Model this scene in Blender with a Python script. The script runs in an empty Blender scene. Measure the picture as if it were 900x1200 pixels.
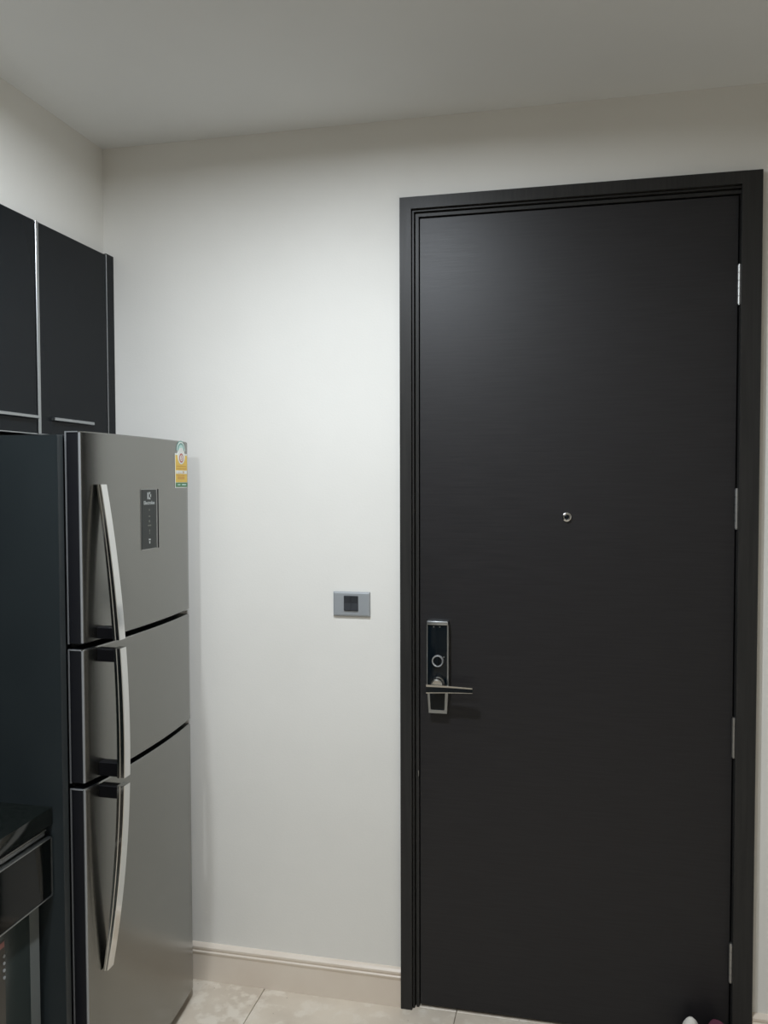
import bpy, bmesh, math, random
from mathutils import Vector, Matrix
random.seed(7)
S = bpy.context.scene
C = S.collection

# ------------------------------------------------------------------ camera
yaw, pitch, roll, FPX = 0.2216, -0.0355, -0.0025, 977.15
fw = Vector((-math.sin(yaw)*math.cos(pitch), math.cos(yaw)*math.cos(pitch), math.sin(pitch)))
rt = Vector((math.cos(yaw), math.sin(yaw), 0)); up = rt.cross(fw)
r2 = rt*math.cos(roll) + up*math.sin(roll); u2 = -rt*math.sin(roll) + up*math.cos(roll)
cam_d = bpy.data.cameras.new('camera'); cam = bpy.data.objects.new('camera', cam_d); C.objects.link(cam)
m = Matrix.Identity(4)
for i in range(3):
    m[i][0] = r2[i]; m[i][1] = u2[i]; m[i][2] = -fw[i]
m[0][3], m[1][3], m[2][3] = 1.4365, -2.3854, 1.5582
cam.matrix_world = m
cam_d.sensor_fit = 'HORIZONTAL'; cam_d.sensor_width = 36; cam_d.lens = 36*FPX/900
cam_d.clip_start = 0.02
S.camera = cam

# ------------------------------------------------------------------ world, lights, exposure
w = bpy.data.worlds.new('world'); S.world = w; w.use_nodes = True
w.node_tree.nodes['Background'].inputs[0].default_value = (0.5, 0.55, 0.6, 1)
w.node_tree.nodes['Background'].inputs[1].default_value = 0.05
S.view_settings.view_transform = 'Standard'; S.view_settings.look = 'None'
S.view_settings.gamma = 1; S.view_settings.use_curve_mapping = False
S.view_settings.exposure = 0.0
# recessed ceiling lamps, the last an added fill: (x, y, watts, colour, cone degrees)
LAMPS = [
    (0.84, -1.08, 27.5, (0.915, 0.985, 1.06), 174),
    (0.55, -2.30, 21.0, (0.93, 0.985, 1.03), 176),
    (2.30, -4.60, 16.0, (1.0, 0.98, 0.94), 176),  # unseen fill added to lift the ambient light
]
H = 2.6                       # ceiling height

# ------------------------------------------------------------------ materials
def mat(name, col, rough=0.5, metal=0.0, spec=0.5, coat=0.0, emis=None, est=0.0):
    M = bpy.data.materials.new(name); M.use_nodes = True
    b = M.node_tree.nodes['Principled BSDF']
    b.inputs['Base Color'].default_value = (*col, 1)
    b.inputs['Roughness'].default_value = rough
    b.inputs['Metallic'].default_value = metal
    b.inputs['Specular IOR Level'].default_value = spec
    b.inputs['Coat Weight'].default_value = coat
    if emis:
        b.inputs['Emission Color'].default_value = (*emis, 1); b.inputs['Emission Strength'].default_value = est
    return M, M.node_tree, b

def grain(M, nt, b, col_a, col_b, scale, stretch=(1, 1, 1), detail=4, bump=0.0, bscale=None, lo=.35, hi=.65, rough=None):
    tc = nt.nodes.new('ShaderNodeTexCoord'); mp = nt.nodes.new('ShaderNodeMapping')
    mp.inputs['Scale'].default_value = stretch
    nz = nt.nodes.new('ShaderNodeTexNoise'); nz.inputs['Scale'].default_value = scale; nz.inputs['Detail'].default_value = detail
    rp = nt.nodes.new('ShaderNodeValToRGB')
    rp.color_ramp.elements[0].position = lo; rp.color_ramp.elements[1].position = hi
    rp.color_ramp.elements[0].color = (*col_a, 1); rp.color_ramp.elements[1].color = (*col_b, 1)
    L = nt.links
    L.new(tc.outputs['Object'], mp.inputs['Vector']); L.new(mp.outputs[0], nz.inputs['Vector'])
    L.new(nz.outputs['Fac'], rp.inputs[0]); L.new(rp.outputs[0], b.inputs['Base Color'])
    if rough:
        mr = nt.nodes.new('ShaderNodeMapRange'); mr.inputs['To Min'].default_value = rough[0]; mr.inputs['To Max'].default_value = rough[1]
        L.new(nz.outputs['Fac'], mr.inputs['Value']); L.new(mr.outputs[0], b.inputs['Roughness'])
    if bump:
        n2 = nt.nodes.new('ShaderNodeTexNoise'); n2.inputs['Scale'].default_value = bscale or scale; n2.inputs['Detail'].default_value = 3
        L.new(mp.outputs[0], n2.inputs['Vector'])
        bp = nt.nodes.new('ShaderNodeBump'); bp.inputs['Strength'].default_value = bump; bp.inputs['Distance'].default_value = 0.002
        L.new(n2.outputs['Fac'], bp.inputs['Height']); L.new(bp.outputs[0], b.inputs['Normal'])
    return tc, mp, nz, rp

t = mat('wall_paint', (.78, .775, .745), .75); M_wall = t[0]
grain(*t, (.785, .77, .725), (.81, .795, .75), 3.0, bump=.12, bscale=160)
t = mat('ceiling_paint', (.74, .74, .72), .85); M_ceil = t[0]
grain(*t, (.80, .81, .80), (.83, .84, .83), 2.0, bump=.05, bscale=120)
t = mat('skirting_paint', (.73, .67, .56), .35); M_skirt = t[0]
grain(*t, (.74, .645, .545), (.79, .705, .605), 5)
# travertine-like tile
t = mat('beige_stone', (.6, .52, .42), .28); M_tile = t[0]; nt = t[1]; b = t[2]
tc, mp, nz, rp = grain(*t, (.60, .52, .425), (.72, .64, .53), 7, detail=6, lo=.32, hi=.68)
n2 = nt.nodes.new('ShaderNodeTexNoise'); n2.inputs['Scale'].default_value = 22; n2.inputs['Detail'].default_value = 5
r3 = nt.nodes.new('ShaderNodeValToRGB'); r3.color_ramp.elements[0].position = .50; r3.color_ramp.elements[1].position = .62
oi = nt.nodes.new('ShaderNodeObjectInfo'); vm = nt.nodes.new('ShaderNodeVectorMath'); vm.operation = 'ADD'
ml = nt.nodes.new('ShaderNodeMath'); ml.operation = 'MULTIPLY'; ml.inputs[1].default_value = 40
nt.links.new(oi.outputs['Random'], ml.inputs[0]); nt.links.new(tc.outputs['Object'], vm.inputs[0]); nt.links.new(ml.outputs[0], vm.inputs[1])
nt.links.new(vm.outputs[0], mp.inputs['Vector']); nt.links.new(vm.outputs[0], n2.inputs['Vector'])
mx = nt.nodes.new('ShaderNodeMixRGB'); mx.inputs[2].default_value = (.75, .68, .58, 1)
nt.links.new(n2.outputs['Fac'], r3.inputs[0]); nt.links.new(r3.outputs[0], mx.inputs[0]); nt.links.new(rp.outputs[0], mx.inputs[1])
n3 = nt.nodes.new('ShaderNodeTexVoronoi'); n3.inputs['Scale'].default_value = 30
nt.links.new(vm.outputs[0], n3.inputs['Vector'])
r4 = nt.nodes.new('ShaderNodeValToRGB'); r4.color_ramp.elements[0].position = .03; r4.color_ramp.elements[1].position = .07
nt.links.new(n3.outputs['Distance'], r4.inputs[0])
m2 = nt.nodes.new('ShaderNodeMixRGB'); m2.inputs[1].default_value = (.38, .32, .25, 1)
nt.links.new(r4.outputs[0], m2.inputs[0]); nt.links.new(mx.outputs[0], m2.inputs[2]); nt.links.new(m2.outputs[0], b.inputs['Base Color'])
M_grout = mat('grout', (.20, .17, .13), .9)[0]

t = mat('wenge_leaf', (.02, .018, .018), .36); M_leaf = t[0]
grain(*t, (.0125, .0120, .0132), (.0175, .0165, .0180), 14, stretch=(.6, 1, 14), detail=6, bump=.045, bscale=30, rough=(.40, .48))
t[2].inputs['Specular IOR Level'].default_value = .36
t = mat('wenge_frame', (.02, .018, .016), .4, spec=.2); M_frame = t[0]
grain(*t, (.024, .0235, .0225), (.031, .0300, .0285), 10, stretch=(14, 14, .6), detail=5, bump=.06, bscale=30, rough=(.36, .46))
t = mat('brushed_steel', (.42, .41, .385), .3, 1.0); M_steel = t[0]
grain(*t, (.245, .245, .23), (.27, .27, .255), 60, stretch=(1, 1, 30), detail=3, rough=(.20, .28))
M_chrome = mat('polished_chrome', (.72, .72, .71), .13, 1.0)[0]
M_satin = mat('satin_metal', (.42, .42, .41), .42, 1.0)[0]
M_alu = mat('aluminium_trim', (.44, .46, .47), .34, 1.0)[0]
M_side = mat('charcoal_paint', (.0115, .0120, .0145), .35, spec=.35)[0]
M_trim_highlight = mat('pale_trim_and_highlight', (.30, .31, .32), .35, .35)[0]
M_blk = mat('black_gasket', (.004, .004, .005), .5, spec=.12)[0]
M_glass = mat('black_glass_front', (.0085, .0105, .0125), .22, spec=.14)[0]
M_drawer = mat('drawer_glass', (.002, .003, .003), .06, spec=.22)[0]
t = mat('slate_laminate', (.028, .036, .041), .42); M_panel = t[0]
grain(*t, (.0175, .0235, .0260), (.0205, .0270, .0295), 6)
M_panel_edge = mat('slate_edging', (.026, .031, .033), .4)[0]
t = mat('black_granite', (.006, .008, .007), .07, spec=.3); M_gran = t[0]
grain(*t, (.004, .006, .005), (.010, .012, .011), 90, detail=3)
M_appl = mat('grey_enamel', (.20, .215, .21), .35, metal=.2)[0]
M_alu2 = mat('bright_ring', (.58, .59, .60), .3, .6)[0]
M_lockblk = mat('lock_gloss_black', (.003, .006, .009), .15, spec=.3)[0]
M_plate = mat('switch_silver', (.33, .35, .365), .42, .1)[0]
M_rock = mat('switch_charcoal', (.030, .034, .040), .4)[0]
M_disp = mat('display_glass', (.019, .023, .022), .35, spec=.3)[0]
M_print = mat('pale_print', (.45, .47, .46), .6)[0]
M_dim = mat('dim_print', (.13, .14, .12), .6)[0]
M_yel = mat('sticker_yellow', (.78, .52, .07), .45)[0]
M_yel2 = mat('sticker_ochre', (.62, .33, .04), .45)[0]
M_wht = mat('sticker_white', (.80, .82, .78), .45)[0]
M_grn = mat('sticker_green', (.05, .20, .07), .45)[0]
M_teal = mat('sticker_teal', (.16, .36, .32), .45)[0]
M_mint = mat('sticker_mint', (.52, .75, .70), .45)[0]
M_red = mat('sticker_red', (.45, .10, .08), .45)[0]
M_shoe_w = mat('shoe_white', (.78, .75, .68), .7)[0]
M_shoe_p = mat('shoe_lining', (.62, .42, .36), .8)[0]
M_shoe_m = mat('shoe_maroon', (.12, .026, .052), .75)[0]
M_rubber = mat('rubber_sole', (.55, .50, .45), .8)[0]
M_lampw = mat('lamp_rim', (.8, .8, .78), .5)[0]
M_lampe = mat('lamp_disc', (1, 1, 1), .5, emis=(1, .99, .95), est=12)[0]
M_led = mat('indicator', (.5, .1, .08), .5)[0]

# ------------------------------------------------------------------ helpers
def obj(name, bm, mats, parent=None, smooth=False, label=None):
    me = bpy.data.meshes.new(name)
    bmesh.ops.recalc_face_normals(bm, faces=bm.faces)
    bm.to_mesh(me); bm.free()
    for q in (mats if isinstance(mats, (list, tuple)) else [mats]):
        me.materials.append(q)
    if smooth:
        for p in me.polygons: p.use_smooth = True
        me.set_sharp_from_angle(angle=math.radians(32))
    o = bpy.data.objects.new(name, me); C.objects.link(o)
    if parent:
        o.parent = parent
        o.matrix_parent_inverse = parent.matrix_basis.inverted()   # shapes are written in room coordinates
    if label: o['label'] = label
    return o

def empty(name, loc=(0, 0, 0)):
    o = bpy.data.objects.new(name, None); C.objects.link(o); o.location = loc
    o.empty_display_size = .05
    return o

def tag(o, label, cat, group=None):
    o['label'] = label; o['category'] = cat
    if group: o['group'] = group
    return o

def struct(o):
    o['kind'] = 'structure'; return o

def box(bm, x0, x1, y0, y1, z0, z1, bev=0.0, mi=0, seg=2):
    q = bmesh.new()
    bmesh.ops.create_cube(q, size=1)
    for v in q.verts:
        v.co = Vector(((x0+x1)/2+v.co.x*(x1-x0), (y0+y1)/2+v.co.y*(y1-y0), (z0+z1)/2+v.co.z*(z1-z0)))
    if bev: bmesh.ops.bevel(q, geom=q.edges[:], offset=bev, segments=seg, affect='EDGES', profile=.5)
    merge(bm, q, mi)

def merge(bm, q, mi=0):
    vs = {v: bm.verts.new(v.co) for v in q.verts}
    for f in q.faces:
        n = bm.faces.new([vs[v] for v in f.verts]); n.material_index = mi if mi is not None else f.material_index
    q.free()

def bx(*a, **k):
    bm = bmesh.new(); box(bm, *a, **k); return bm

def ring_loft(bm, rings, cap=True, mi=0, close=True):
    vs = [[bm.verts.new(p) for p in r] for r in rings]
    n = len(vs[0])
    for a, c in zip(vs, vs[1:]):
        for i in range(n if close else n-1):
            j = (i+1) % n
            bm.faces.new((a[i], a[j], c[j], c[i])).material_index = mi
    if cap:
        bm.faces.new(vs[0]).material_index = mi; bm.faces.new(vs[-1]).material_index = mi

def cyl(bm, c, axis, r, h, seg=24, mi=0, r2=None):
    """cylinder from c along axis ('x','y','z', signed h)"""
    c = Vector(c)
    ax = {'x': Vector((1, 0, 0)), 'y': Vector((0, 1, 0)), 'z': Vector((0, 0, 1))}[axis]
    a = {'x': Vector((0, 1, 0)), 'y': Vector((1, 0, 0)), 'z': Vector((1, 0, 0))}[axis]
    b_ = ax.cross(a)
    rr = []
    for k, rad in ((0, r), (1, r if r2 is None else r2)):
        rr.append([c+ax*h*k+a*rad*math.cos(2*math.pi*i/seg)+b_*rad*math.sin(2*math.pi*i/seg) for i in range(seg)])
    ring_loft(bm, rr, mi=mi)

def revolve_y(bm, cx, cz, prof, seg=32, mi=0):
    """profile list of (radius, y) revolved about a horizontal axis running in y"""
    rr = [[(cx+r*math.cos(2*math.pi*i/seg), y, cz+r*math.sin(2*math.pi*i/seg)) for i in range(seg)] for r, y in prof]
    ring_loft(bm, rr, mi=mi)

def extrude_profile(bm, prof, axis, a0, a1, mi=0):
    """closed 2-D profile swept straight: axis 'x' -> profile (y,z); 'z' -> (x,y); 'y' -> (x,z)"""
    def P(p, a):
        return {'x': (a, p[0], p[1]), 'z': (p[0], p[1], a), 'y': (p[0], a, p[1])}[axis]
    ring_loft(bm, [[P(p, a0) for p in prof], [P(p, a1) for p in prof]], mi=mi)

# ------------------------------------------------------------------ room shell
XL, XR, YF = -0.36, 3.6, -7.6
floor = struct(obj('floor', bx(XL-.1, XR+.1, YF-.1, .25, -.06, -.0035), M_grout))
TS = 0.592
tile_me = None; i = 0
for a in range(-2, 7):
    for k in range(-1, 13):
        x0 = .521+a*TS; y0 = -.02-k*TS-.57
        cx, cy = x0+TS/2, y0+TS/2
        if x0 > XR or x0+TS < XL-.05 or y0 < YF-.5 or y0 > .1: continue
        if tile_me is None:
            q = bx(-TS/2+.001, TS/2-.001, -TS/2+.001, TS/2-.001, -.009, 0, bev=.0012, seg=1)
            o = obj('tile', q, M_tile); tile_me = o.data
        else:
            o = bpy.data.objects.new('tile', tile_me); C.objects.link(o)
        o.location = (cx, cy, 0); o.parent = floor

struct(obj('ceiling', bx(XL-.1, XR+.1, YF-.1, .15, H, H+.1), M_ceil))
# back wall with the door opening cut out of it
DX0, DX1, DZ = .985, 1.890, 2.335
bm = bmesh.new()
box(bm, XL-.1, DX0, 0, .12, -.01, H)
box(bm, DX1, XR+.1, 0, .12, -.01, H)
box(bm, DX0, DX1, 0, .12, DZ, H)
struct(obj('wall_back', bm, M_wall))
# left wall: the wall behind the kitchen units and the bulkhead above the wall cabinets
bm = bmesh.new()
box(bm, XL-.12, XL, YF, 0, -.01, H)
box(bm, XL, 0.0, YF, 0, 2.263, H)
struct(obj('wall_left', bm, M_wall))
struct(obj('wall_right', bx(XR, XR+.12, YF, .0, -.01, H), M_wall))
struct(obj('wall_front', bx(XL-.1, XR+.12, YF-.12, YF, -.01, H), M_wall))

# skirting boards with a moulded top
SK = [(0, 0), (-.014, 0), (-.014, .083), (-.016, .086), (-.0165, .092), (-.0135, .095), (-.0135, .098), (-.0155, .101), (-.0155, .107), (-.011, .112), (-.006, .115), (0, .115)]
bm = bmesh.new(); extrude_profile(bm, SK, 'x', XL, .9495); extrude_profile(bm, SK, 'x', 1.9205, XR)
struct(obj('baseboard_back', bm, M_skirt, smooth=True))
bm = bmesh.new(); extrude_profile(bm, [(XR+p[0], p[1]) for p in SK], 'y', YF, -.017)
struct(obj('baseboard_right', bm, M_skirt, smooth=True))

# ------------------------------------------------------------------ entrance door
door = struct(empty('door_1', (1.43, 0, 0)))
# casing (flat outer band, bead, rebate) swept round three sides with mitred corners
def frame_sweep(bm, u0, u1, ya, yb, mi=0):
    """a band: u = inset from the outer edge, from front face ya back to yb"""
    X0, Z1 = .9505, 2.3723
    def path(u, y):
        return [(X0+u, y, 0.0), (X0+u, y, Z1-u), (1.880, y, Z1-u)]
    A, B, Cc, D = path(u0, ya), path(u1, ya), path(u1, yb), path(u0, yb)
    rings = [[A[i], B[i], Cc[i], D[i]] for i in range(3)]
    ring_loft(bm, rings, mi=mi)
bm = bmesh.new()
frame_sweep(bm, 0, .0335, -.018, 0.0)
obj('casing', bm, M_frame, door)
bm = bmesh.new(); box(bm, 1.8690, 1.9195, -.0182, 0.0, 0, 2.3723, bev=.001, seg=1); box(bm, 1.869, 1.8895, 0, .10, 0, 2.334)
obj('hinge_jamb', bm, M_frame, door)
bm = bmesh.new()
frame_sweep(bm, .0345, .0395, -.006, .05)
frame_sweep(bm, .0395, .0435, .010, .06)
frame_sweep(bm, .0435, .0520, .002, .11)
obj('jamb', bm, M_frame, door)
LX0, LX1, LZ0, LZ1, LY = 1.0050, 1.8650, .007, 2.3165, .006
bm = bx(LX0, LX1, LY, LY+.045, LZ0, LZ1, bev=.0012, seg=1)
obj('door_leaf', bm, M_leaf, door)
# hinge knuckles
for z0, z1 in ((2.028, 2.131), (1.432, 1.538), (.813, .920), (.193, .299)):
    bm = bmesh.new()
    n = 5; L = (z1-z0)
    for k in range(n):
        cyl(bm, (1.8670, -.003, z0+L*k/n+.0008), 'z', .0062, L/n-.0016, 16)
    cyl(bm, (1.8670, -.003, z0-.002), 'z', .0045, L+.004, 12)
    box(bm, 1.8665, 1.8685, .002, .03, z0, z1)
    obj('hinge', bm, M_satin, door, smooth=True)
# peephole
bm = bmesh.new()
revolve_y(bm, 1.423, 1.460, [(.0135, LY), (.0135, .002), (.0125, .0), (.0095, -.001), (.0085, .002), (.005, .0025)], 32)
ph = obj('peephole', bm, M_chrome, door, smooth=True)
bm = bmesh.new(); revolve_y(bm, 1.423, 1.460, [(.0080, .0035), (.0060, .0005), (.003, -.0005), (.0005, -.0008)], 24)
obj('peephole_lens', bm, M_lockblk, ph, smooth=True)

# digital lock: black body, chrome cap, side rails, lower bezel, lever, thumb turn
lx0, lx1, lzb, lzt = 1.0285, 1.0915, .888, 1.158
yF = LY
bm = bmesh.new(); box(bm, lx0+.002, lx1-.002, yF-.020, yF, .965, lzt-.006, bev=.0025)
lock = obj('door_lock', bm, M_lockblk, door, smooth=True)
bm = bmesh.new(); box(bm, lx0, lx1, yF-.025, yF, lzt-.012, lzt, bev=.003)
obj('lock_cap', bm, M_alu, lock, smooth=True)
for xa, xb in ((lx0-.0005, lx0+.0022), (lx1-.0040, lx1+.0005)):
    bm = bx(xa, xb, yF-.022, yF, .970, lzt-.011, bev=.0008, seg=1); obj('side_rail', bm, M_alu, lock, smooth=True)
# lower bezel: tapered chrome U round a black inlay
def trap(zt, zb, wt, wb, y0, y1, cx=1.058):
    return [[(cx-wt, y, zt), (cx+wt, y, zt), (cx+wb, y, zb), (cx-wb, y, zb)] for y in (y0, y1)]
bm = bmesh.new()
o_ = [(-.0305, .966), (-.0255, .889), (.0275, .889), (.0315, .966)]
i_ = [(-.0240, .966), (-.0200, .8985), (.0200, .8985), (.0235, .966)]
for k in range(3):
    a, b_, c, d = o_[k], o_[k+1], i_[k+1], i_[k]
    ring_loft(bm, [[(1.060+p[0], y, p[1]) for p in (a, b_, c, d)] for y in (yF-.022, yF)])
obj('lock_bezel', bm, M_alu, lock)
bm = bmesh.new()
ring_loft(bm, [[(1.060+p[0], y, p[1]) for p in i_] for y in (yF-.017, yF)])
obj('lock_inlay', bm, M_lockblk, lock)
bm = bmesh.new()
LXc, LZc = 1.0610, 1.0420
revolve_y(bm, LXc, LZc, [(.0170, yF-.020), (.0172, yF-.025), (.0155, yF-.0295), (.0140, yF-.029), (.0128, yF-.026), (.0128, yF-.021)], 36)
tt = obj('thumb_turn', bm, M_alu2, lock, smooth=True)
bm = bmesh.new(); revolve_y(bm, LXc, LZc, [(.0133, yF-.020), (.0133, yF-.024)], 30); box(bm, LXc-.0032, LXc+.0032, yF-.034, yF-.023, LZc-.0115, LZc+.0115, bev=.001, seg=1)
obj('turn_knob', bm, M_lockblk, lock, smooth=True)
bm = bmesh.new()
revolve_y(bm, 1.0615, .978, [(.0195, yF-.020), (.0195, yF-.028), (.0165, yF-.032), (.0165, yF-.048), (.013, yF-.051)], 32)
obj('lever_hub', bm, M_chrome, lock, smooth=True)
bm = bmesh.new(); revolve_y(bm, 1.0785, 1.0535, [(.0022, yF-.020), (.0018, yF-.0235)], 12); 
obj('reset_button', bm, M_satin, lock)
for xx in (1.0490, 1.0665):
    bm = bmesh.new(); revolve_y(bm, xx, 1.1405, [(.0020, yF-.020), (.0016, yF-.0215)], 12)
    obj('indicator_light', bm, M_satin, lock)
# lever: slim blade, chrome upper and lower faces, black between
def lever(bm, dz0, dz1, grow=0):
    rings = []
    for k in range(13):
        f = k/12; x = 1.0330+.1320*f
        half = .0125-.0048*f
        zc = .9675+.0010*f
        y = yF-.053+.006*math.sin(f*math.pi)*.5
        za, zb = zc+half*dz0, zc+half*dz1
        d = .010-.002*f+grow
        rings.append([(x, y-d/2, za), (x, y+d/2, za), (x, y+d/2, zb), (x, y-d/2, zb)])
    ring_loft(bm, rings)
bm = bmesh.new(); lever(bm, -.95, .60)
lv = obj('lever', bm, M_lockblk, lock, smooth=True)
bm = bmesh.new(); lever(bm, .52, 1.0, .001); lever(bm, -1.0, -.80, .001)
obj('lever_trim', bm, M_chrome, lock, smooth=True)
# strike notch on the left jamb
obj('strike_plate', bx(1.0008, 1.0022, -.001, .003, .695, .712), M_satin, door)

# ------------------------------------------------------------------ light switch
sw = tag(empty('light_switch', (.801, 0, 1.1975)), 'silver wall switch plate with two charcoal rockers, left of the dark door', 'light switch')
bm = bmesh.new()
SX0, SX1, SZ0, SZ1 = .7445, .8575, 1.1615, 1.2345
ring_loft(bm, [[(x, y, z) for x, z in ((SX0+e, SZ0+e), (SX1-e, SZ0+e), (SX1-e, SZ1-e), (SX0+e, SZ1-e))] for y, e in ((0, .002), (-.003, 0), (-.0075, .0015), (-.009, .005))])
obj('switch_plate', bm, M_plate, sw)
obj('switch_bed', bx(.7785, .8220, -.0100, -.0080, 1.1785, 1.2225), M_blk, sw)
for xa in (.7792, .8006):
    bm = bmesh.new(); q = [(-.009, 1.1795), (-.0135, 1.1800), (-.0105, 1.2010), (-.0125, 1.2210), (-.009, 1.2215)]
    extrude_profile(bm, q, 'x', xa, xa+.0205); obj('rocker', bm, M_rock, sw)

# ------------------------------------------------------------------ wall cabinets
CX, ZB, ZT = .033, 1.691, 2.261
def wall_cabinet(y0, y1, hy0, hy1, filler, label):
    t = tag(empty('wall_cabinet', (-.16, (y0+y1)/2, ZB)), label, 'cabinet', 'black gloss wall cabinets')
    ye = -.046 if filler else y1
    obj('carcass', bx(XL, .012, y0+.0005, y1-.0005, ZB+.002, ZT), M_glass, t)
    obj('door', bx(.013, CX, y0+.0145 if filler else y0+.001, ye-.001, ZB+.002, ZT-.001, bev=.001, seg=1), M_glass, t, label=None)
    if filler:
        obj('edge_strip', bx(.012, CX+.003, y0+.001, y0+.0135, ZB, ZT-.001, bev=.001, seg=1), M_alu, t)
        obj('edge_strip', bx(.012, CX+.002, -.0455, -.0420, ZB, ZT, bev=.0005, seg=1), M_alu, t)
        obj('filler_panel', bx(.012, CX+.001, -.0415, -.0008, ZB+.001, ZT+.004, bev=.0008, seg=1), M_glass, t)
    obj('bottom_strip', bx(.012, CX+.0015, y0+.002, ye-.001, ZB-.0015, ZB+.0015), M_alu, t)
    # slim bar pull let into the door
    bm = bmesh.new(); box(bm, CX-.001, CX+.012, hy0, hy1, 1.7310, 1.7400, bev=.0012, seg=1)
    h = obj('handle', bm, M_alu, t)
    return t
wall_cabinet(-.3945, 0, -.332, -.137, True, 'narrow black gloss wall cabinet above the fridge, touching the back wall')
wall_cabinet(-.865, -.3955, -.800, -.403, False, 'black gloss wall cabinet at the left edge, next to the one above the fridge')

for k in range(4):  # unseen run added beyond the view for dark reflections and side views
    y1 = -.866-.58*k
    wall_cabinet(y1-.579, y1-.001, y1-.56, y1-.2, False, ('second', 'third', 'fourth', 'fifth')[k]+' black gloss wall cabinet added out of view along the kitchen wall, counted from the fridge towards the viewer')
obj('added_splashback', bx(XL, XL+.008, -3.2, -.702, .812, 1.69), M_glass, bpy.data.objects['wall_left'])  # unseen, added dark so the handle sides mirror a dark kitchen

# ------------------------------------------------------------------ tall end panel
obj_p = empty('end_panel', (-.03, -.69, 0))
tag(obj_p, 'tall dark slate-grey side panel standing between the fridge and the counter', 'panel')
obj('board', bx(XL+.001, .2965, -.700, -.680, .001, 1.667), M_panel, obj_p)
obj('edging', bx(.2965, .2985, -.700, -.680, .001, 1.667, bev=.0005, seg=1), M_panel_edge, obj_p)
obj('top_edging', bx(XL+.001, .2965, -.7002, -.680, 1.6672, 1.6690), M_panel_edge, obj_p)

# ------------------------------------------------------------------ refrigerator
FY0, FY1, FXe, BUL = -.655, -.098, .325, .018
def fx(y):
    s = (y-(FY0+FY1)/2)/((FY1-FY0)/2)
    return FXe+BUL*(1-(s*s if s > 0 else .45*s*s+.55*s**4))
fr = tag(empty('refrigerator', (0, -.38, 0)), 'three-door stainless steel fridge with curved chrome handles, standing against the left wall', 'refrigerator')
obj('body', bx(XL+.03, .279, FY0+.004, FY1-.004, .045, 1.672, bev=.003), M_side, fr, smooth=True)
obj('plinth', bx(XL+.05, .285, FY0+.015, FY1-.015, .006, .046), M_blk, fr)
for yy in (FY0+.05, FY1-.05):
    for xx in (.24, -.27):
        bm = bmesh.new(); cyl(bm, (xx, yy, 0), 'z', .018, .008, 16); obj('foot', bm, M_blk, fr)
obj('gasket', bx(.278, .288, FY0+.012, FY1-.012, .05, 1.668), M_blk, fr)
def fridge_door(z0, z1):
    R = .0035; XB = .2885
    prof = [(XB, FY0), (FXe-R, FY0)]
    for k in range(1, 5):
        a = k/5*math.pi/2; prof.append((FXe-R+R*math.sin(a), FY0+R-R*math.cos(a)))
    N = 30
    prof += [(FXe, FY0+R), (fx(FY0+R+.001)-.0002, FY0+R+.001)]
    for k in range(N+1):
        y = FY0+R+.002+(FY1-FY0-2*R-.004)*k/N
        prof.append((fx(y), y))
    prof += [(fx(FY1-R-.001)-.0002, FY1-R-.001), (FXe, FY1-R)]
    for k in range(1, 5):
        a = k/5*math.pi/2; prof.append((FXe-R+R*math.cos(a), FY1-R+R*math.sin(a)))
    prof += [(FXe-R, FY1), (XB, FY1)]
    bm = bmesh.new()
    cx, cy = .31, (FY0+FY1)/2
    rings = []
    for z, e in ((z0, .003), (z0+.003, 0), (z1-.003, 0), (z1, .003)):
        rings.append([(x-(e if x > .3 else 0), y+(e if y < cy-.26 else -e if y > cy+.26 else 0), z) for x, y in prof])
    ring_loft(bm, rings)
    bm.normal_update()
    for f in bm.faces:
        c = f.calc_center_median()
        if abs(f.normal.y) > .99 or c.x < .29 or (abs(f.normal.z) > .9): f.material_index = 1
    d = obj('door', bm, [M_steel, M_side], fr, smooth=True)
    bm = bmesh.new()
    box(bm, XB-.0012, XB+.0022, FY0-.0012, FY0+.002, z0, z1)
    box(bm, XB, FXe-.006, FY0-.0010, FY0+.002, z1-.0028, z1-.0002)
    obj('edge_trim', bm, M_trim_highlight, d)
    # pale strip painted in as the highlight on the rounded near corner
    bm = bmesh.new(); cyl(bm, (FXe-.0020, FY0+.0022, z0+.003), 'z', .0030, z1-z0-.006, 16)
    obj('corner_highlight', bm, M_trim_highlight, d, smooth=True)
    return d
d1 = fridge_door(1.1815, 1.6790)
d2 = fridge_door(.8515, 1.1690)
d3 = fridge_door(.030, .8390)
# handles: three pieces of one long bow
def bow(z):
    s = (z-.935)/(1.556-.935) if z > .935 else (.935-z)/(.935-.378)
    return .400-.053*abs(s)**2.0
def handle(z0, z1, brk, par):
    bm = bmesh.new(); rings = []
    N = 22
    for k in range(N+1):
        z = z0+(z1-z0)*k/N; xo = bow(z)
        e_ = abs(z-.945)/.62; t_ = .019-.009*e_**2
        xi = max(xo-t_, fx(-.6)-.001)
        rings.append([(xi, -.577, z), (xo-.001, -.577, z), (xo, -.578, z), (xo, -.6030, z), (xo-.0012, -.6045, z), (xo-t_*.55, -.6045, z), (xo-t_*.60, -.6066, z), (xi+.0008, -.6066, z), (xi, -.6058, z)])
    ring_loft(bm, rings)
    h = obj('handle', bm, M_chrome, par, smooth=True)
    for za, zb in brk:
        bm = bmesh.new(); box(bm, fx(-.6)-.002, bow((za+zb)/2)-.012, -.606, -.580, za, zb, bev=.002, seg=1)
        obj('bracket', bm, M_blk, h, label='dark handle bracket')
    return h
handle(1.1850, 1.5550, [(1.187, 1.215)], d1)
handle(.8540, 1.1650, [(1.132, 1.1630), (.856, .890)], d2)
handle(.3790, .8350, [(.803, .833)], d3)

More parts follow.
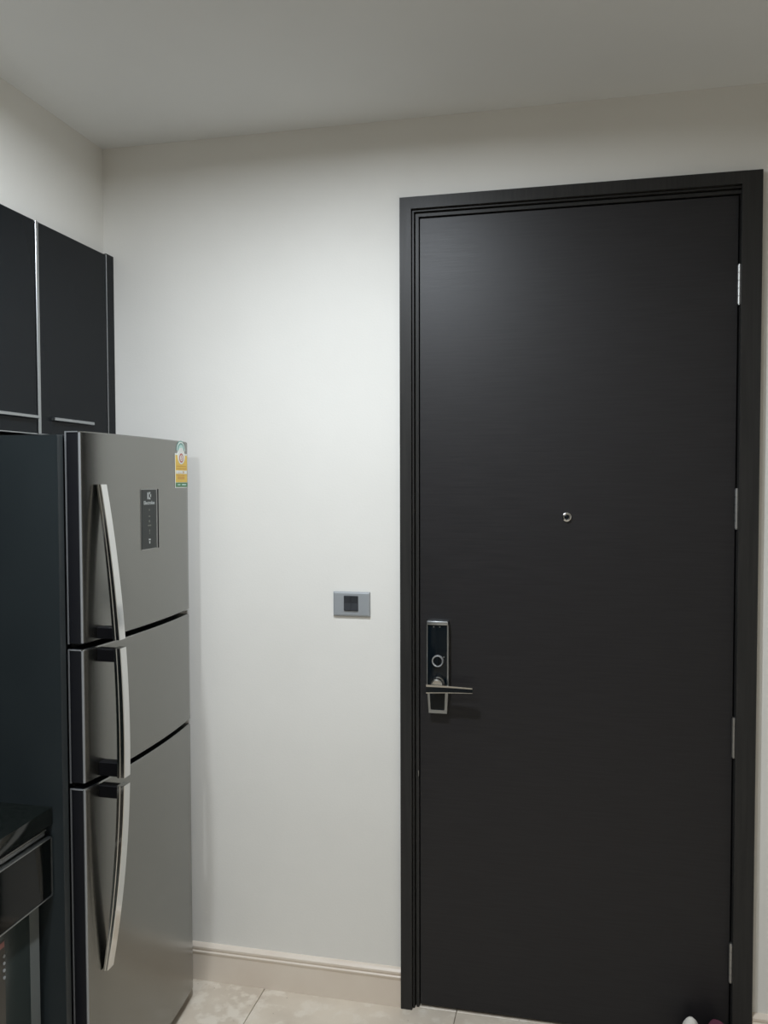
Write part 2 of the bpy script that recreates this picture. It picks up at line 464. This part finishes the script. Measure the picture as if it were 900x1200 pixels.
# control panel on the top door, leaning with the curved front
def surf(y):                       # local frame on the curved front at y
    e = 1e-4; n = Vector((1, -(fx(y+e)-fx(y-e))/(2*e), 0)).normalized()
    tv = Vector((0, 0, 1)).cross(n)
    return Vector((fx(y), y, 0)), n, tv
def on_front(yc, pts, dn):
    """pts in (u, z) around yc -> room coordinates, dn above the surface"""
    o_, n, tv = surf(yc)
    return [o_+tv*u+n*dn+Vector((0, 0, z)) for u, z in pts]
def plate(bm, yc, pts, d0, d1, mi=0):
    ring_loft(bm, [on_front(yc, pts, d0), on_front(yc, pts, d1)], mi=mi)
def rect(u0, u1, z0, z1): return [(u0, z0), (u1, z0), (u1, z1), (u0, z1)]
YP = -.3690
bm = bmesh.new(); plate(bm, YP, rect(-.0405, .0500, 1.383, 1.542), -.004, .0012)
cp = obj('control_panel', bm, M_satin, d1)
bm = bmesh.new(); plate(bm, YP, rect(-.0390, .0390, 1.3845, 1.5405), 0, .0022)
obj('display', bm, M_disp, cp)
bm = bmesh.new(); plate(bm, YP, rect(.0480, .0500, 1.383, 1.542), 0, .0028)
obj('side_rim', bm, M_blk, cp)
# emblem: block with facing curves, then the word beneath
bm = bmesh.new()
zc = 1.5245; hs = .0095; D0, D1 = .0020, .0027
arcL = [(-hs, hs)]+[(-hs+.0062*math.sin(a), hs*math.cos(a)) for a in [math.pi*k/8 for k in range(1, 8)]]+[(-hs, -hs)]
plate(bm, YP, [(u, zc+z) for u, z in arcL], D0, D1)
plate(bm, YP, [(u, zc+z) for u, z in ((-.0030, hs), (.0068, hs), (.0008, .0022))], D0, D1)
plate(bm, YP, [(u, zc+z) for u, z in ((-.0030, -hs), (.0008, -.0022), (.0068, -hs))], D0, D1)
plate(bm, YP, [(u, zc+z) for u, z in ((hs, .0050), (hs, -.0050), (.0042, 0))], D0, D1)
obj('emblem', bm, M_print, cp)
def text(s, size, yc, u, z, dn, M, par, name, width=None):
    cu = bpy.data.curves.new('t', 'FONT'); cu.body = s; cu.size = size; cu.extrude = .0002; cu.align_x = 'CENTER'; cu.align_y = 'CENTER'; cu.offset = size*.01
    o = bpy.data.objects.new('t', cu); C.objects.link(o)
    bpy.context.view_layer.update()
    me = bpy.data.meshes.new_from_object(o.evaluated_get(bpy.context.evaluated_depsgraph_get()))
    bpy.data.objects.remove(o)
    o_, n, tv = surf(yc)
    if width:
        xs = [v.co.x for v in me.vertices]; k = width/(max(xs)-min(xs))
    else: k = 1
    for v in me.vertices:
        v.co = o_+tv*(v.co.x*k+u)+Vector((0, 0, z+v.co.y))+n*(dn+v.co.z)
    me.materials.clear(); me.materials.append(M); me.name = name
    q = bpy.data.objects.new(name, me); C.objects.link(q); q.parent = par; q.matrix_parent_inverse = par.matrix_basis.inverted()
    return q
text('Electrolux', .0135, YP, 0, 1.5055, .0024, M_print, cp, 'lettering', width=.058)
bm = bmesh.new()
for z, wd, hh in ((1.487, .004, .005), (1.470, .009, .003), (1.457, .007, .006), (1.446, .018, .0035), (1.432, .004, .006), (1.425, .003, .003)):
    plate(bm, YP, rect(-wd/2, wd/2, z-hh/2, z+hh/2), .0020, .0025)
obj('icon_marks', bm, M_dim, cp)
bm = bmesh.new(); plate(bm, YP, rect(-.0045, .0045, 1.4065, 1.4105), .0020, .0026); plate(bm, YP, rect(-.0025, .0025, 1.398, 1.4040), .0020, .0026)
obj('lock_mark', bm, M_print, cp)

# energy label sticker
YS = -.1560
sb = []
# the sheet is 98 mm wide
def st(name, pts, lvl, M, par):
    pts = [(u*1.19, z) for u, z in pts]
    bm = bmesh.new(); plate(bm, YS, pts, .0002, .0005+.00025*lvl); return obj(name, bm, M, par)
def disc(cu, cz, r, a0=0, a1=360, n=24): return [(cu+r*math.cos(math.radians(a0+(a1-a0)*k/n)), cz+r*math.sin(math.radians(a0+(a1-a0)*k/n))) for k in range(n+(0 if a1-a0 == 360 else 1))]
el = st('energy_label', rect(-.041, .041, 1.5440, 1.6430), 0, M_wht, d1)
st('arch', disc(0, 1.650, .0300, 0, 180), 0, M_teal, el)
st('arch_band', disc(0, 1.650, .0270, 0, 180), 1, M_wht, el)
st('arch_band', disc(0, 1.650, .0235, 0, 180), 2, M_teal, el)
st('arch_centre', disc(0, 1.652, .0165, 0, 180), 3, M_mint, el)
st('yellow_field', rect(-.037, .041, 1.5600, 1.6380), 1, M_yel, el)
st('medallion', disc(0, 1.6360, .0240), 4, M_wht, el)
st('medallion_ring', disc(0, 1.6300, .0135), 5, M_red, el)
st('medallion_face', disc(0, 1.6300, .0090), 6, M_wht, el)
text('5', .017, YS, 0, 1.6300, .0023, M_red, el, 'numeral')
for k, z in enumerate((1.6060, 1.5990)):
    st('print_line', rect(-.030, .034, z-.0013, z+.0013), 2, M_yel2, el)
st('white_band', rect(-.035, .039, 1.5845, 1.5940), 2, M_wht, el)
text('.... 5', .0075, YS, -.002, 1.5890, .0014, M_yel2, el, 'print_line', width=.05)
st('print_line', rect(-.030, .022, 1.5785, 1.5812), 2, M_yel2, el)
st('print_block', rect(-.024, .022, 1.5690, 1.5765), 2, M_yel2, el)
st('green_footer', rect(-.037, .041, 1.5465, 1.5590), 2, M_grn, el)
st('footer_mark', rect(-.024, -.008, 1.5515, 1.5545), 3, M_mint, el)
st('footer_mark', rect(.004, .032, 1.5515, 1.5545), 3, M_mint, el)

# ------------------------------------------------------------------ counter run in front of the panel
YE = -3.20
bm = bmesh.new(); box(bm, XL+.009, .271, YE, -.7005, .772, .812, bev=.0015)
ct = tag(obj('countertop', bm, M_gran, smooth=True), 'polished black stone countertop at the lower left, ending at the tall panel', 'countertop')
bc = tag(empty('drawer_unit', (-.05, -1.0, .60)), 'black gloss drawer with a thin silver edge under the black countertop', 'drawer')
obj('carcass', bx(XL+.001, .246, YE, -.703, .606, .7715), M_glass, bc)
bm = bmesh.new(); box(bm, .246, .2575, YE, -.712, .7480, .7565, bev=.001, seg=1); box(bm, .246, .262, YE, -.712, .7600, .7640, bev=.001, seg=1)
obj('finger_rail', bm, M_satin, bc)
dz0, dz1, dy0, dy1 = .6065, .7450, YE, -.7045
dr = obj('drawer_front', bx(.2475, .2695, dy0+.003, dy1-.003, dz0+.003, dz1-.003), M_drawer, bc)
bm = bmesh.new()
for a in ((dy0, dy1, dz1-.0028, dz1), (dy0, dy1, dz0, dz0+.0028), (dy0, dy0+.0028, dz0, dz1), (dy1-.0028, dy1, dz0, dz1)):
    box(bm, .2475, .2712, *a)
obj('edge_frame', bm, M_alu, dr)

ap = tag(empty('appliance', (-.05, -1.02, 0)), 'grey under-counter appliance below the black drawer, mostly outside the left edge', 'appliance')
obj('casing', bx(XL+.02, .2440, -3.18, -.7160, .02, .5950, bev=.006), M_appl, ap, smooth=True)
obj('front_glass', bx(.2400, .2462, -3.16, -.7560, .06, .5900, bev=.002), mat('smoked_front', (.030, .040, .038), .15)[0], ap, smooth=True)  # stops short: the wider pale casing strip stands in for a bright reflected wedge
obj('control_strip', bx(.2450, .2476, -1.20, -.8425, .06, .5750, bev=.001, seg=1), mat('olive_grey_strip', (.055, .05, .042), .4)[0], ap, smooth=True)
for k in range(4):
    bm = bmesh.new(); cyl(bm, (.2474, -.8475, .4925+.0158*k), 'x', .0036, .0018, 12); obj('button', bm, M_plate, ap)
obj('indicator_strip', bx(.2474, .2482, -.905, -.846, .5600, .5720), mat('indicator_rose', (.30, .12, .11), .4)[0], ap)
for yy in (-.76, -1.29):
    for xx in (.2, -.3):
        bm = bmesh.new(); cyl(bm, (xx, yy, 0), 'z', .02, .022, 14); obj('foot', bm, M_blk, ap)

# ------------------------------------------------------------------ shoes by the door
# heels towards the door, toes into the room
def shoe(name, x, y, rz, top_m, label, lining=None):
    t = tag(empty(name, (x, y, 0)), label, 'shoe'); 
    t.rotation_euler = (0, 0, rz)
    def put(nm, bm, M):
        me = obj(nm, bm, M, None, smooth=True); me.parent = t; return me
    # length along -y from the toe at y=0; half-width and height stations
    ST = [(0, .012, .088), (.006, .022, .098), (.018, .0275, .103), (.05, .030, .094), (.10, .034, .074), (.15, .039, .062), (.20, .036, .052), (.24, .022, .042), (.256, .010, .034)]
    def ring(L, w_, z0, z1, n=18, open_=0):
        r = []
        for k in range(n):
            a = 2*math.pi*k/n
            r.append((w_*math.cos(a)*(1 if math.sin(a) < 0 else .92), -L, z0+(z1-z0)*(.5+.5*math.sin(a))))
        return r
    bm = bmesh.new(); ring_loft(bm, [ring(L, w_, .014, h) for L, w_, h in ST]); 
    put('upper', bm, top_m)
    bm = bmesh.new(); rr = []
    outline = [(w_+.003, -L) for L, w_, h in ST]+[(-(w_+.003), -L) for L, w_, h in reversed(ST)]
    ring_loft(bm, [[(a, b_, z) for a, b_ in outline] for z in (0.0, .020)])
    put('sole', bm, M_rubber)
    bm = bmesh.new()
    ring_loft(bm, [[(.019*math.cos(2*math.pi*k/20), -.052+.034*math.sin(2*math.pi*k/20), z) for k in range(20)] for z in (.060, .0905 if lining else .1045)])
    put('collar', bm, lining or top_m)
    return t
shoe('shoe', 1.762, -.022, math.radians(-6), M_shoe_w, 'off-white shoe on the floor at the bottom edge, left of the maroon one', M_shoe_p)
shoe('shoe', 1.822, -.020, math.radians(5), M_shoe_m, 'maroon shoe on the floor at the bottom edge, right of the off-white one')

# ------------------------------------------------------------------ recessed ceiling lamps (the room's light, plus one added fill)
for n_, (x, y, wt, col, cone) in enumerate(LAMPS):
    t = tag(empty('downlight', (x, y, H)), ('white recessed ceiling downlight in front of the dark door', 'white recessed ceiling downlight over the kitchen aisle', 'unseen fill lamp added at the far end of the room')[n_], 'ceiling lamp', 'recessed ceiling downlights')
    bm = bmesh.new()
    rr = []
    for r, z in ((.052, H-.002), (.055, H-.006), (.070, H-.004), (.072, H-.0005)):
        rr.append([(x+r*math.cos(2*math.pi*k/32), y+r*math.sin(2*math.pi*k/32), z) for k in range(32)])
    ring_loft(bm, rr, cap=False)
    obj('rim', bm, M_lampw, t, smooth=True)
    bm = bmesh.new(); cyl(bm, (x, y, H-.002), 'z', .052, .0015, 32); obj('lens', bm, M_lampe, t)
    ld = bpy.data.lights.new('downlight_lamp', 'AREA'); ld.shape = 'DISK'; ld.size = .10
    ld.energy = wt; ld.color = col; ld.spread = math.radians(cone)
    lo = bpy.data.objects.new('downlight_lamp', ld); C.objects.link(lo); lo.location = (x, y, H-.012)
